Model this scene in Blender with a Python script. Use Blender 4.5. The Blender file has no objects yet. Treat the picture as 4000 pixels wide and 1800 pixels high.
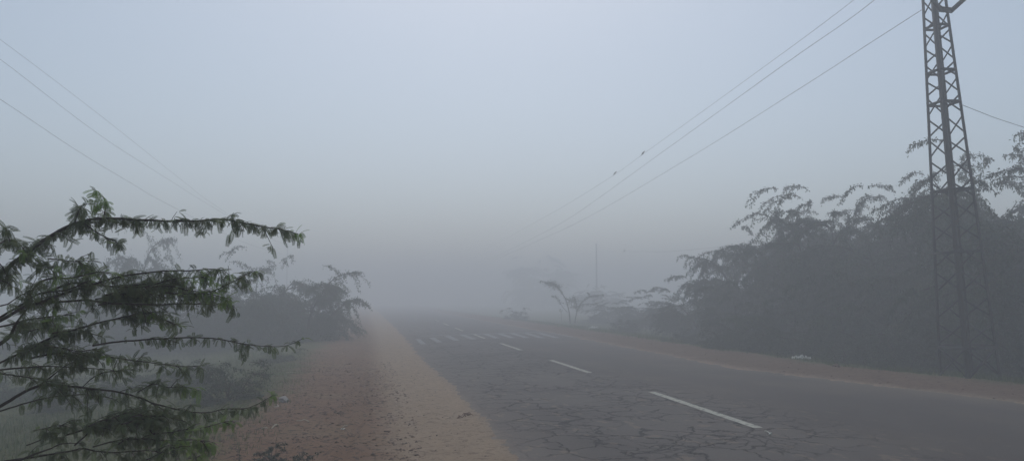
import bpy, math, random
import numpy as np
from mathutils import Vector, noise

random.seed(7)
RNG = np.random.default_rng(7)
sc = bpy.context.scene
COL = sc.collection

# ---------------------------------------------------------------- camera
CAM_H = 1.6
YAW = math.radians(9.46)      # turned right of the road direction (+Y)
PITCH = math.radians(5.14)    # tilted up
FPX = 3000.0                  # focal length for a 4000 px wide picture
cd = bpy.data.cameras.new("camera")
cam = bpy.data.objects.new("camera", cd)
COL.objects.link(cam)
cam.location = (0, 0, CAM_H)
cam.rotation_euler = (math.pi / 2 + PITCH, 0, -YAW)
cd.sensor_width = 36
cd.lens = 27
cd.clip_end = 3000
cd.clip_start = 0.05
sc.camera = cam

# ---------------------------------------------------------------- world, sun, exposure
SUN_EL, SUN_AZ = math.radians(52), math.radians(8)
w = bpy.data.worlds.new("World")
sc.world = w
w.use_nodes = True
nt = w.node_tree
nt.nodes.clear()
sky = nt.nodes.new("ShaderNodeTexSky")
sky.sky_type = 'NISHITA'
sky.sun_disc = False
sky.sun_elevation = SUN_EL
sky.sun_rotation = SUN_AZ
sky.air_density = 1.0
sky.dust_density = 1.6
sky.ozone_density = 1.0
hs = nt.nodes.new("ShaderNodeHueSaturation")   # overcast: the blue of the clear sky is mostly gone
hs.inputs['Hue'].default_value = 0.489
hs.inputs['Saturation'].default_value = 0.8
bg = nt.nodes.new("ShaderNodeBackground")
bg.inputs['Strength'].default_value = 0.11
wo = nt.nodes.new("ShaderNodeOutputWorld")
nt.links.new(sky.outputs[0], hs.inputs['Color'])
nt.links.new(hs.outputs[0], bg.inputs['Color'])
nt.links.new(bg.outputs[0], wo.inputs['Surface'])
sd = bpy.data.lights.new("sun", 'SUN')
sd.energy = 0.5
sd.angle = math.radians(25)
sd.color = (1, 0.97, 0.93)
sun = bpy.data.objects.new("sun", sd)
COL.objects.link(sun)
sdir = Vector((math.sin(SUN_AZ) * math.cos(SUN_EL), math.cos(SUN_AZ) * math.cos(SUN_EL), math.sin(SUN_EL)))
sun.rotation_euler = sdir.to_track_quat('Z', 'Y').to_euler()
sun.location = (0, 0, 60)
sc.view_settings.view_transform = 'Standard'
sc.view_settings.look = 'None'
sc.view_settings.exposure = 0.06
sc.view_settings.gamma = 1.0
cy = sc.cycles
cy.max_bounces = 8
cy.volume_bounces = 4
cy.diffuse_bounces = 3
cy.transmission_bounces = 4
cy.transparent_max_bounces = 8
cy.use_denoising = True
cy.sample_clamp_indirect = 6

# ---------------------------------------------------------------- picture point -> direction, used only to measure the place
_R = cam.rotation_euler.to_matrix()
def ray(u, v):
    return _R @ Vector(((u - 2000) / FPX, (900 - v) / FPX, -1.0))
def G(u, v, z=0.0):                  # the ground point at that height
    d = ray(u, v)
    t = (z - CAM_H) / d.z
    return Vector((d.x * t, d.y * t, z))
def P(u, v, depth):                  # the point at that distance
    return Vector((0, 0, CAM_H)) + ray(u, v) * depth
def PX(u, v, X):                     # the point in the upright plane x = X
    d = ray(u, v)
    t = X / d.x
    return Vector((X, d.y * t, CAM_H + d.z * t))

# ---------------------------------------------------------------- tagging and mesh helpers
def tag(o, label=None, cat=None, group=None, kind=None):
    if label: o['label'] = label
    if cat: o['category'] = cat
    if group: o['group'] = group
    if kind: o['kind'] = kind
    return o
def empty(name, loc, label, cat, group=None):
    o = bpy.data.objects.new(name, None)
    COL.objects.link(o)
    o.location = loc
    o.empty_display_size = 0.2
    return tag(o, label, cat, group)
def link(name, me, mats, parent=None, loc=None):
    o = bpy.data.objects.new(name, me)
    COL.objects.link(o)
    for m in (mats if isinstance(mats, (list, tuple)) else [mats]):
        if m: me.materials.append(m)
    if parent:
        o.parent = parent
        o.location = Vector((0, 0, 0))
    if loc is not None: o.location = loc
    return o
def npmesh(name, verts, faces, tint=None, smooth=False):
    """verts (N,3), faces (M,k) with one k; tint one float per face"""
    verts = np.asarray(verts, dtype=np.float32).reshape(-1, 3)
    faces = np.asarray(faces, dtype=np.int32)
    m, k = faces.shape
    me = bpy.data.meshes.new(name)
    me.vertices.add(len(verts)); me.vertices.foreach_set('co', verts.ravel())
    me.loops.add(m * k); me.loops.foreach_set('vertex_index', faces.ravel())
    me.polygons.add(m)
    me.polygons.foreach_set('loop_start', np.arange(0, m * k, k, dtype=np.int32))
    try: me.polygons.foreach_set('loop_total', np.full(m, k, dtype=np.int32))
    except Exception: pass
    if smooth: me.polygons.foreach_set('use_smooth', np.ones(m, dtype=bool))
    if tint is not None:
        a = me.attributes.new('tint', 'FLOAT', 'FACE')
        a.data.foreach_set('value', np.asarray(tint, dtype=np.float32))
    me.update(calc_edges=True)
    me.validate()
    return me

class Tubes:
    """collects tapered round limbs as one mesh"""
    def __init__(self, sides=6):
        self.v, self.f, self.n, self.s = [], [], 0, sides
    def add(self, pts, rad, sides=None):
        s = self.s
        pts = np.asarray([tuple(p) for p in pts], dtype=float)
        rad = np.asarray(rad, dtype=float)
        if rad.ndim == 0: rad = np.full(len(pts), float(rad))
        t = np.gradient(pts, axis=0)
        t /= np.linalg.norm(t, axis=1)[:, None] + 1e-9
        ref = np.array([0, 0, 1.0]) if abs(t[:, 2]).mean() < 0.85 else np.array([1.0, 0, 0])
        a = np.cross(t, ref); a /= np.linalg.norm(a, axis=1)[:, None] + 1e-9
        b = np.cross(t, a)
        th = np.linspace(0, 2 * math.pi, s, endpoint=False)
        ring = pts[:, None, :] + rad[:, None, None] * (np.cos(th)[None, :, None] * a[:, None, :] + np.sin(th)[None, :, None] * b[:, None, :])
        n = len(pts)
        i = np.arange(n - 1)[:, None] * s; j = np.arange(s)[None, :]; j2 = (j + 1) % s
        f = np.stack([i + j, i + j2, i + s + j2, i + s + j], axis=-1).reshape(-1, 4) + self.n
        self.v.append(ring.reshape(-1, 3)); self.f.append(f); self.n += n * s
    def box(self, p, q, w_, h_, up=(0, 0, 1)):
        """a flat bar from p to q"""
        p, q, up = Vector(p), Vector(q), Vector(up)
        d = (q - p).normalized()
        a = d.cross(up)
        if a.length < 1e-4: a = d.cross(Vector((1, 0, 0)))
        a.normalize(); b = a.cross(d).normalized()
        vs = [e + a * (sx * w_ / 2) + b * (sy * h_ / 2) for e in (p, q) for sx, sy in ((-1, -1), (1, -1), (1, 1), (-1, 1))]
        n = self.n
        f = [(n, n+1, n+5, n+4), (n+1, n+2, n+6, n+5), (n+2, n+3, n+7, n+6), (n+3, n, n+4, n+7), (n+3, n+2, n+1, n), (n+4, n+5, n+6, n+7)]
        self.v.append(np.array([tuple(x) for x in vs])); self.f.append(np.array(f)); self.n += 8
    def mesh(self, name, smooth=True, origin=(0, 0, 0)):
        return npmesh(name, np.concatenate(self.v) - np.array(tuple(origin)), np.concatenate(self.f), smooth=smooth)

def crom(pts, step=0.03):
    """smooth curve through points"""
    pts = [np.array(tuple(p), float) for p in pts]
    pts = [2 * pts[0] - pts[1]] + pts + [2 * pts[-1] - pts[-2]]
    out = []
    for i in range(1, len(pts) - 2):
        p0, p1, p2, p3 = pts[i-1:i+3]
        n = max(2, int(np.linalg.norm(p2 - p1) / step))
        for k in range(n):
            t = k / n
            out.append(0.5 * ((2*p1) + (-p0+p2)*t + (2*p0-5*p1+4*p2-p3)*t*t + (-p0+3*p1-3*p2+p3)*t**3))
    out.append(pts[-2])
    return np.array(out)

# ---------------------------------------------------------------- materials
def new_mat(name):
    m = bpy.data.materials.new(name)
    m.use_nodes = True
    m.node_tree.nodes.clear()
    return m, m.node_tree
def N(t, typ, **kw):
    n = t.nodes.new(typ)
    for k, v in kw.items():
        if k.startswith('i_'):
            n.inputs[k[2:].replace('_', ' ')].default_value = v
        else: setattr(n, k, v)
    return n
def mixc(t, fac, a, b, mode='MIX'):
    n = t.nodes.new('ShaderNodeMix'); n.data_type = 'RGBA'; n.blend_type = mode
    for sock, val in ((n.inputs[0], fac), (n.inputs[6], a), (n.inputs[7], b)):
        if hasattr(val, 'is_output'): t.links.new(val, sock)
        else: sock.default_value = val if not isinstance(val, tuple) or len(val) == 4 else (*val, 1)
    return n.outputs[2]
def math_(t, op, a, b=None, clamp=False):
    n = t.nodes.new('ShaderNodeMath'); n.operation = op; n.use_clamp = clamp
    for k, val in ((0, a), (1, b)):
        if val is None: continue
        if hasattr(val, 'is_output'): t.links.new(val, n.inputs[k])
        else: n.inputs[k].default_value = val
    return n.outputs[0]
def mrange(t, v, a, b, c=0.0, d=1.0, smooth=True):
    n = t.nodes.new('ShaderNodeMapRange'); n.interpolation_type = 'SMOOTHSTEP' if smooth else 'LINEAR'
    t.links.new(v, n.inputs[0])
    for k, val in zip((1, 2, 3, 4), (a, b, c, d)): n.inputs[k].default_value = val
    return n.outputs[0]
def tnoise(t, scale, vec, detail=5, rough=0.55, dist=0.0):
    n = N(t, 'ShaderNodeTexNoise'); n.inputs['Scale'].default_value = scale
    n.inputs['Detail'].default_value = detail; n.inputs['Roughness'].default_value = rough
    n.inputs['Distortion'].default_value = dist
    t.links.new(vec, n.inputs['Vector'])
    return n.outputs[0]
def vscale(t, vec, s):
    n = N(t, 'ShaderNodeVectorMath', operation='MULTIPLY'); t.links.new(vec, n.inputs[0]); n.inputs[1].default_value = s
    return n.outputs[0]
def finish(t, col, rough=0.9, height=None, bdist=0.02, bstr=0.6, spec=0.2):
    b = N(t, 'ShaderNodeBsdfPrincipled')
    b.inputs['Specular IOR Level'].default_value = spec
    if hasattr(rough, 'is_output'): t.links.new(rough, b.inputs['Roughness'])
    else: b.inputs['Roughness'].default_value = rough
    if hasattr(col, 'is_output'): t.links.new(col, b.inputs['Base Color'])
    else: b.inputs['Base Color'].default_value = (*col, 1)
    if height is not None:
        bp = N(t, 'ShaderNodeBump'); bp.inputs['Distance'].default_value = bdist; bp.inputs['Strength'].default_value = bstr
        t.links.new(height, bp.inputs['Height']); t.links.new(bp.outputs[0], b.inputs['Normal'])
    o = N(t, 'ShaderNodeOutputMaterial'); t.links.new(b.outputs[0], o.inputs['Surface'])
    return b
def plain(name, c, rough=0.8, var=0.25, scale=20, spec=0.3):
    m, t = new_mat(name)
    g = N(t, 'ShaderNodeNewGeometry').outputs['Position']
    n = tnoise(t, scale, g)
    dark = tuple(x * (1 - var) for x in c); lite = tuple(min(1, x * (1 + var)) for x in c)
    finish(t, mixc(t, n, dark, lite), rough, n, 0.003, 0.5, spec)
    return m
def leafmat(name, dark, mid, young, transl=0.25):
    m, t = new_mat(name)
    a = N(t, 'ShaderNodeAttribute', attribute_name='tint')
    r = N(t, 'ShaderNodeValToRGB')
    e = r.color_ramp.elements
    e[0].position = 0.0; e[0].color = (*dark, 1)
    e[1].position = 1.0; e[1].color = (*young, 1)
    x = e.new(0.6); x.color = (*mid, 1)
    t.links.new(a.outputs['Fac'], r.inputs[0])
    b = N(t, 'ShaderNodeBsdfPrincipled'); b.inputs['Roughness'].default_value = 0.6
    b.inputs['Specular IOR Level'].default_value = 0.25
    t.links.new(r.outputs[0], b.inputs['Base Color'])
    tr = N(t, 'ShaderNodeBsdfTranslucent'); t.links.new(r.outputs[0], tr.inputs['Color'])
    mx = N(t, 'ShaderNodeMixShader'); mx.inputs[0].default_value = transl
    t.links.new(b.outputs[0], mx.inputs[1]); t.links.new(tr.outputs[0], mx.inputs[2])
    o = N(t, 'ShaderNodeOutputMaterial'); t.links.new(mx.outputs[0], o.inputs['Surface'])
    return m

M_leaf_near = leafmat('mesquite_leaf', (0.088, 0.108, 0.062), (0.155, 0.195, 0.09), (0.20, 0.32, 0.07), 0.45)
M_leaf_far = leafmat('thicket_leaf', (0.042, 0.058, 0.036), (0.075, 0.098, 0.055), (0.14, 0.17, 0.07), 0.2)
M_grass = leafmat('grass_blade', (0.06, 0.085, 0.025), (0.10, 0.13, 0.038), (0.22, 0.19, 0.08), 0.2)
M_bark = plain('bark', (0.055, 0.042, 0.034), 0.9, 0.3, 60)
M_twig = plain('twig_bark', (0.09, 0.065, 0.045), 0.9, 0.3, 60)
M_steel = plain('weathered_steel', (0.026, 0.024, 0.023), 0.65, 0.3, 14, 0.4)
M_wire = plain('aluminium_wire', (0.09, 0.09, 0.10), 0.5, 0.1)
M_conc = plain('pole_concrete', (0.16, 0.155, 0.15), 0.9)
M_bird = plain('bird_plumage', (0.05, 0.045, 0.045), 0.8)
M_insul = plain('insulator_ceramic', (0.12, 0.07, 0.05), 0.3)
M_pale = plain('pale_plastic', (0.55, 0.55, 0.48), 0.5, 0.15, 12)
M_stone = plain('pale_stone', (0.33, 0.30, 0.28), 0.9, 0.25, 18)
M_straw = plain('dry_stalk', (0.42, 0.36, 0.26), 0.8, 0.2, 40)
M_thorn = plain('thorn_weed', (0.040, 0.034, 0.028), 0.85, 0.3, 60)

# ---------------------------------------------------------------- the lie of the road
def fit(pts):
    pts = sorted(((p.y, p.x) for p in pts))
    return [a for a, b in pts], [b for a, b in pts]
def lerp_fn(pts, slope_far):
    ys, xs = fit(pts)
    def f(y):
        if y >= ys[-1]: return xs[-1] + slope_far * (y - ys[-1])
        if y <= ys[0]: return xs[0]
        return float(np.interp(y, ys, xs))
    return f
XL = lerp_fn([G(2034, 1800), G(1786, 1522), G(1662, 1413), G(1568, 1304)], -0.022)
XR = lerp_fn([G(3992, 1573), G(3371, 1497), G(2870, 1438), G(2440, 1355), G(2238, 1315)], -0.02)
XC = lerp_fn([G(2985, 1670), G(2531, 1530), G(2311, 1455), G(2142, 1406), G(2039, 1367), G(1951, 1340), G(1778, 1281), G(1708, 1251)], -0.02)
print('XL', [round(XL(y), 2) for y in (7, 15, 25, 40, 80)], 'XR', [round(XR(y), 2) for y in (7, 15, 25, 40, 80)], 'XC', [round(XC(y), 2) for y in (7, 15, 25, 40, 80)])

def fnoise(x, y, s, seed=0.0):
    return noise.noise(Vector((x * s, y * s, seed)))
RUTS = [[(G(*a).x, G(*a).y) for a in q] for q in (
    [(1414, 1455), (1424, 1500), (1438, 1545), (1458, 1575)], [(1408, 1568), (1370, 1590), (1335, 1606), (1295, 1618)],
    [(1492, 1450), (1483, 1470), (1478, 1500)], [(1440, 1590), (1390, 1680), (1330, 1790)])]
def rut(x, y):
    best = 9.0
    for q in RUTS:
        for (x0, y0), (x1, y1) in zip(q[:-1], q[1:]):
            dx, dy = x1 - x0, y1 - y0
            t = max(0.0, min(1.0, ((x - x0) * dx + (y - y0) * dy) / (dx * dx + dy * dy)))
            best = min(best, math.hypot(x - x0 - t * dx, y - y0 - t * dy))
    return -0.03 * math.exp(-(best / 0.05) ** 2) + 0.016 * math.exp(-((best - .11) / 0.05) ** 2) if best < .4 else 0.0
def gz(x, y):
    """height of the ground"""
    l, r = XL(y), XR(y)
    rag = 0.15 * fnoise(x, y, 0.9, 3) + 0.12 * fnoise(x, y, 4.5, 5) + 0.10 * fnoise(x, y, 12, 6)
    dl, dr = l - x + rag, x - r + rag * 1.3        # metres outside the asphalt
    d = max(dl, dr)
    if d < 0:
        return -0.03 + 0.028 * max(0.0, 1 + d / 0.5)
    z = 0.004 + min(d, 0.4) * 0.03
    z += min(1, d / 0.5) * (0.022 * fnoise(x, y, 1.1) + 0.016 * fnoise(x, y, 4) + 0.010 * fnoise(x, y, 11, 2))
    if y < 30 and dl > 0:
        z += min(1, d / 0.6) * (0.007 * fnoise(x, y * 1.4, 24, 8) + 0.010 * fnoise(x, y, 15, 9))
    if -2.5 < x < 1.2 and 6 < y < 20: z += rut(x, y)
    if dl > 3.2:
        e = dl - 3.2
        z -= 0.55 * min(1, e / 4.5) ** 1.2
        z += 0.05 * fnoise(x, y, 0.6, 7) * min(1, e)
    if dr > 0:
        z += 0.10 * math.exp(-((dr - 1.5) / 0.8) ** 2) * (0.6 + 0.9 * fnoise(x, y, 0.8, 12))
    if dr > 2.6:
        z -= 0.25 * min(1, (dr - 2.6) / 3)
    return z

def ground_mat():
    m, t = new_mat('roadside_soil')
    pos = N(t, 'ShaderNodeNewGeometry').outputs['Position']
    side = N(t, 'ShaderNodeAttribute', attribute_name='side').outputs['Fac']   # metres outside the left (+) or right (-) asphalt edge
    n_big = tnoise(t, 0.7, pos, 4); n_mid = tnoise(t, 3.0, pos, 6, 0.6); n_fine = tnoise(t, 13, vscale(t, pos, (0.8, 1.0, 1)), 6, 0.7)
    n_grit = tnoise(t, 110, pos, 3, 0.7)
    brown = mixc(t, n_mid, (0.15, 0.082, 0.045), (0.29, 0.172, 0.105))
    brown = mixc(t, mrange(t, n_big, 0.45, 0.7), brown, (0.24, 0.155, 0.09))
    sand = mixc(t, n_mid, (0.30, 0.215, 0.145), (0.46, 0.34, 0.23))
    grassy = mixc(t, n_mid, (0.072, 0.088, 0.032), (0.14, 0.145, 0.058))
    jit = math_(t, 'MULTIPLY', math_(t, 'SUBTRACT', n_mid, 0.5), 0.9)
    jb = math_(t, 'MULTIPLY', math_(t, 'SUBTRACT', n_big, 0.5), 1.6)
    s = math_(t, 'ADD', math_(t, 'ADD', side, jit), jb)
    s1 = math_(t, 'ADD', side, math_(t, 'MULTIPLY', jit, 0.9))
    left = mixc(t, mrange(t, s1, 0.95, 1.62), sand, brown)
    left = mixc(t, mrange(t, s, 2.75, 3.5), left, grassy)
    neg = math_(t, 'MULTIPLY', side, -1.0)
    sr = math_(t, 'ADD', math_(t, 'ADD', neg, jit), math_(t, 'MULTIPLY', jb, 0.5))
    rb = mixc(t, n_mid, (0.13, 0.082, 0.055), (0.24, 0.16, 0.11))
    right = mixc(t, mrange(t, sr, -0.1, 0.5), (0.29, 0.22, 0.17), rb)
    right = mixc(t, mrange(t, sr, 1.9, 2.9), right, grassy)
    col = mixc(t, mrange(t, side, -0.2, 0.2), right, left)
    col = mixc(t, mrange(t, n_fine, 0.53, 0.60), col, mixc(t, math_(t, 'MULTIPLY', 0.85, mrange(t, side, 0.7, 1.8, 0.45, 1.0)), col, (0.04, 0.025, 0.018)))  # dark flecks: shadows of clods painted into the soil colour, weaker on the sand
    col = mixc(t, mrange(t, n_grit, 0.62, 0.70), col, (0.48, 0.38, 0.28))
    h = math_(t, 'ADD', math_(t, 'MULTIPLY', n_fine, 1.0), math_(t, 'MULTIPLY', n_grit, 0.35))
    finish(t, col, 0.95, h, 0.035, 0.9, 0.1)
    return m

# ground sheet
def build_ground():
    xs = np.concatenate([-np.geomspace(300, 8, 24), np.arange(-7.6, -4, 0.25), np.arange(-4, 3.0, 0.04), np.arange(3.0, 7.0, 0.5),
                         np.arange(7.0, 13, 0.14), np.arange(13, 20, 0.7), np.geomspace(20, 300, 22)])
    ys = [-30.0, -12, -5, 0, 3]
    y = 4.0
    while y < 320:
        ys.append(y); y += max(0.05, y * 0.0105) if y < 80 else y * 0.06
    ys = np.array(ys)
    nx, ny = len(xs), len(ys)
    V = np.zeros((ny, nx, 3)); S = np.zeros((ny, nx))
    for j, yy in enumerate(ys):
        l, r = XL(yy), XR(yy)
        for i, xx in enumerate(xs):
            V[j, i] = (xx, yy, gz(xx, yy))
            S[j, i] = (l - xx) if xx < (l + r) / 2 else -(xx - r)
    S = np.where(np.abs(S) < 1e9, S, 0)
    idx = np.arange(nx * ny).reshape(ny, nx)
    F = np.stack([idx[:-1, :-1], idx[:-1, 1:], idx[1:, 1:], idx[1:, :-1]], -1).reshape(-1, 4)
    me = npmesh('ground', V.reshape(-1, 3), F, smooth=True)
    a = me.attributes.new('side', 'FLOAT', 'POINT')
    a.data.foreach_set('value', S.reshape(-1).astype(np.float32))
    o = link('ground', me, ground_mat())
    tag(o, kind='structure')
    print('ground verts', nx * ny)
build_ground()

def asphalt_mat():
    m, t = new_mat('worn_asphalt')
    pos = N(t, 'ShaderNodeNewGeometry').outputs['Position']
    across = N(t, 'ShaderNodeAttribute', attribute_name='across').outputs['Fac']   # 0 left edge, 1 right edge
    sep = N(t, 'ShaderNodeSeparateXYZ'); t.links.new(pos, sep.inputs[0])
    n_big = tnoise(t, 0.35, pos, 4); n_mid = tnoise(t, 2.2, vscale(t, pos, (1.0, 0.45, 1)), 6, 0.6)
    n_fine = tnoise(t, 40, pos, 4, 0.7); n_grain = tnoise(t, 160, pos, 2, 0.7)
    base = mixc(t, n_mid, (0.072, 0.060, 0.054), (0.112, 0.094, 0.080))
    base = mixc(t, mrange(t, n_big, 0.35, 0.7), base, (0.13, 0.105, 0.084))
    # dust thickest along both edges
    edge = math_(t, 'ABSOLUTE', math_(t, 'SUBTRACT', across, 0.5))
    ed = math_(t, 'MULTIPLY', mrange(t, edge, 0.34, 0.47), mrange(t, n_mid, 0.15, 0.6))
    base = mixc(t, math_(t, 'MULTIPLY', ed, 0.6), base, (0.20, 0.155, 0.12))
    ed2 = math_(t, 'MULTIPLY', mrange(t, edge, 0.435, 0.465), mrange(t, tnoise(t, 7, pos, 6, .7), 0.35, 0.6))
    base = mixc(t, math_(t, 'MULTIPLY', ed2, 0.8), base, (0.34, 0.25, 0.17))
    wl = math_(t, 'MULTIPLY', mrange(t, across, 0.56, 0.38), mrange(t, n_big, 0.25, 0.6))
    base = mixc(t, math_(t, 'MULTIPLY', wl, 0.4), base, (0.16, 0.145, 0.132))
    # brown dirt lying in patches of the left lane
    patch = tnoise(t, 3.2, vscale(t, pos, (1.5, 0.8, 1)), 5, 0.6)
    lane = mrange(t, across, 0.70, 0.40)
    near = mrange(t, sep.outputs[1], 26, 12)
    pm = math_(t, 'MULTIPLY', mrange(t, patch, 0.57, 0.64), math_(t, 'MULTIPLY', lane, near))
    base = mixc(t, math_(t, 'MULTIPLY', pm, 0.45), base, (0.27, 0.20, 0.14))
    track = math_(t, 'MULTIPLY', mrange(t, math_(t, 'ABSOLUTE', math_(t, 'SUBTRACT', across, 0.66)), 0.10, 0.02), mrange(t, n_big, .3, .6))
    base = mixc(t, math_(t, 'MULTIPLY', track, 0.35), base, (0.062, 0.054, 0.052))
    spots = tnoise(t, 5.5, vscale(t, pos, (1.0, 0.7, 1)), 5, 0.7)
    base = mixc(t, math_(t, 'MULTIPLY', mrange(t, spots, 0.64, 0.70), 0.4), base, (0.20, 0.17, 0.14))
    base = mixc(t, math_(t, 'MULTIPLY', mrange(t, spots, 0.36, 0.30), 0.35), base, (0.04, 0.036, 0.035))
    # alligator cracks
    wob = N(t, 'ShaderNodeTexNoise'); wob.inputs['Scale'].default_value = 2.0; wob.inputs['Detail'].default_value = 8; wob.inputs['Roughness'].default_value = 0.62
    t.links.new(pos, wob.inputs['Vector'])
    off = N(t, 'ShaderNodeVectorMath', operation='MULTIPLY_ADD')
    t.links.new(wob.outputs['Color'], off.inputs[0]); off.inputs[1].default_value = (0.7, 0.7, 0); t.links.new(pos, off.inputs[2])
    def crack(scale, wd):
        v = N(t, 'ShaderNodeTexVoronoi', feature='DISTANCE_TO_EDGE'); v.voronoi_dimensions = '2D'
        v.inputs['Scale'].default_value = scale
        t.links.new(off.outputs[0], v.inputs['Vector'])
        return mrange(t, v.outputs['Distance'], wd, wd * 0.25)
    cm = math_(t, 'MULTIPLY', mrange(t, tnoise(t, 0.5, pos, 3), 0.32, 0.46), math_(t, 'MULTIPLY', mrange(t, across, 0.02, 0.13), mrange(t, across, 0.58, 0.42)))
    c1 = math_(t, 'MULTIPLY', crack(1.7, 0.040), mrange(t, tnoise(t, 1.2, pos, 3), 0.36, 0.46))
    c2 = math_(t, 'MULTIPLY', crack(4.4, 0.075), mrange(t, tnoise(t, 0.9, vscale(t, pos, (1, 1, 3)), 3), 0.47, 0.58))
    ck = math_(t, 'MULTIPLY', math_(t, 'MAXIMUM', c1, math_(t, 'MULTIPLY', c2, 0.8)), cm)
    base = mixc(t, math_(t, 'MULTIPLY', ck, 0.85), base, (0.015, 0.013, 0.013))
    base = mixc(t, mrange(t, n_fine, 0.60, 0.75), base, (0.12, 0.112, 0.108))
    base = mixc(t, mrange(t, n_fine, 0.42, 0.30), base, (0.038, 0.035, 0.036))
    h = math_(t, 'SUBTRACT', math_(t, 'ADD', math_(t, 'MULTIPLY', n_grain, 0.25), math_(t, 'MULTIPLY', n_fine, 0.5)), math_(t, 'MULTIPLY', ck, 2.0))
    finish(t, base, 0.85, h, 0.008, 0.8, 0.25)
    return m

def build_road():
    ys = [-20.0, 0, 4]
    y = 5.0
    while y < 300: ys.append(y); y += max(0.5, y * 0.04)
    K = 12
    V, A, F = [], [], []
    for yy in ys:
        l, r = XL(yy) - 0.45, XR(yy) + 0.5
        for k in range(K + 1):
            V.append((l + (r - l) * k / K, yy, 0.0)); A.append(k / K)
    for j in range(len(ys) - 1):
        for k in range(K):
            a = j * (K + 1) + k
            F.append((a, a + 1, a + K + 2, a + K + 1))
    me = npmesh('road', V, F)
    at = me.attributes.new('across', 'FLOAT', 'POINT'); at.data.foreach_set('value', np.array(A, dtype=np.float32))
    return tag(link('road', me, asphalt_mat()), kind='structure')
road = build_road()

def paint_mat(name, c, wear):
    m, t = new_mat(name)
    pos = N(t, 'ShaderNodeNewGeometry').outputs['Position']
    n1 = tnoise(t, 9, pos, 6, 0.65); n2 = tnoise(t, 60, pos, 3, 0.7)
    f = math_(t, 'ADD', math_(t, 'MULTIPLY', n1, 0.7), math_(t, 'MULTIPLY', n2, 0.3))
    col = mixc(t, mrange(t, f, wear - 0.06, wear + 0.06), (0.11, 0.10, 0.09), c)
    finish(t, col, 0.8, n2, 0.003, 0.5)
    return m
M_paint = paint_mat('lane_paint', (0.50, 0.49, 0.40), 0.43)
M_paint_old = paint_mat('faded_crossing_paint', (0.27, 0.27, 0.26), 0.40)

def quad_mark(name, pts, mat, jag=0.004):
    """a painted shape with slightly uneven edges; pts = far-left, far-right, near-right, near-left"""
    a, b, c, d = [Vector(p) for p in pts]
    n = 24
    V, F = [], []
    for i in range(n + 1):
        s = i / n
        l, r = a.lerp(d, s), b.lerp(c, s)
        e = (r - l).normalized()
        l = l + e * random.uniform(-jag, jag); r = r + e * random.uniform(-jag, jag)
        V += [(l.x, l.y, 0.004), (r.x, r.y, 0.004)]
    for i in range(n): F.append((2*i, 2*i+1, 2*i+3, 2*i+2))
    return link(name, npmesh(name, V, F), mat, road)

def dash(u0, v0, u1, v1, wd=0.13):
    p, q = G(u0, v0), G(u1, v1)      # far, near ends of the centre of the dash
    n = Vector((1, 0, 0)) * wd / 2
    return quad_mark('centre_line', [p - n, p + n, q + n, q - n], M_paint)
for a in ((2546, 1530, 2962, 1670), (2152, 1406, 2304, 1455), (1955, 1340, 2036, 1367), (1778, 1280, 1808, 1292), (1733, 1262, 1752, 1270), (1700, 1249, 1713, 1254)):
    dash(*a)
R3 = lambda x, y: G(1000 + x * 0.5176, 1200 + y * 0.5176)
for q in ([(1205,240),(1240,239),(1285,277),(1245,278)], [(1305,228),(1347,227),(1410,263),(1366,265)], [(1420,215),(1466,214),(1540,249),(1494,251)],
          [(1535,208),(1580,207),(1665,239),(1620,241)], [(1710,201),(1752,200),(1842,232),(1800,233)],
          [(1815,198),(1857,197),(1958,230),(1914,231)], [(1912,196),(1955,195),(2068,229),(2022,230)], [(2014,195),(2060,194),(2182,230),(2134,231)],
          [(2112,193),(2158,192),(2298,230),(2250,231)]):
    quad_mark('crossing_stripe', [R3(*p) for p in q], M_paint_old, 0.015)
quad_mark('centre_line', [R3(*p) for p in ((1632,202),(1650,202),(1738,233),(1716,234))], M_paint)
quad_mark('edge_line', [R3(*p) for p in ((2215,190),(2232,190),(2402,223),(2382,225))], M_paint_old)
p0, p1, p2, p3 = R3(1250, 214), R3(2150, 184), R3(2150, 187), R3(1250, 217)
quad_mark('stop_line', [p0, p3, p2, p1], M_paint_old)

# ---------------------------------------------------------------- leaves
def leaf_template_near(npair=11, L=0.072, droop=1.0):
    """a feather of small leaflets: local x = outward, z = up"""
    V, F = [], []
    ang = 0.0
    p = np.array([0.0, 0.0, 0.0]); cur = [p.copy()]
    dirs = []
    for i in range(npair + 1):
        a = -droop * (i / npair)
        d = np.array([math.cos(a), 0, math.sin(a)]); dirs.append(d)
        p = p + d * L / (npair + 1); cur.append(p.copy())
    for i in range(1, npair + 1):
        c, d = cur[i], dirs[i]
        sc_ = 0.75 + 0.45 * math.sin(math.pi * (i / (npair + 1)) ** 0.8)
        ll, lw = 0.0125 * sc_, 0.0040 * sc_
        nrm = np.array([-d[2], 0, d[0]])
        for s in (-1, 1):
            out = np.array([0, s, 0]) * 0.86 + d * 0.45 - nrm * 0.22
            out /= np.linalg.norm(out)
            wv = d * lw / 2
            b = len(V)
            V += [c - wv * 0.5, c + out * ll * 0.5 - wv, c + out * ll, c + out * ll * 0.5 + wv * 1.1]
            F.append((b, b + 1, b + 2, b + 3))
    b = len(V)     # rachis
    for i in range(0, len(cur) - 1, 3):
        j = min(i + 3, len(cur) - 1); y = np.array([0, 0.0008, 0])
        b = len(V); V += [cur[i] - y, cur[i] + y, cur[j] + y, cur[j] - y]; F.append((b, b+1, b+2, b+3))
    return np.array(V), np.array(F)
def leaf_template_far():
    V = np.array([(0, -0.15, 0), (0.5, -0.5, -0.1), (1.0, 0.0, -0.45), (0.5, 0.5, -0.1)]); F = np.array([(0, 1, 2, 3)])
    return V, F
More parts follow.
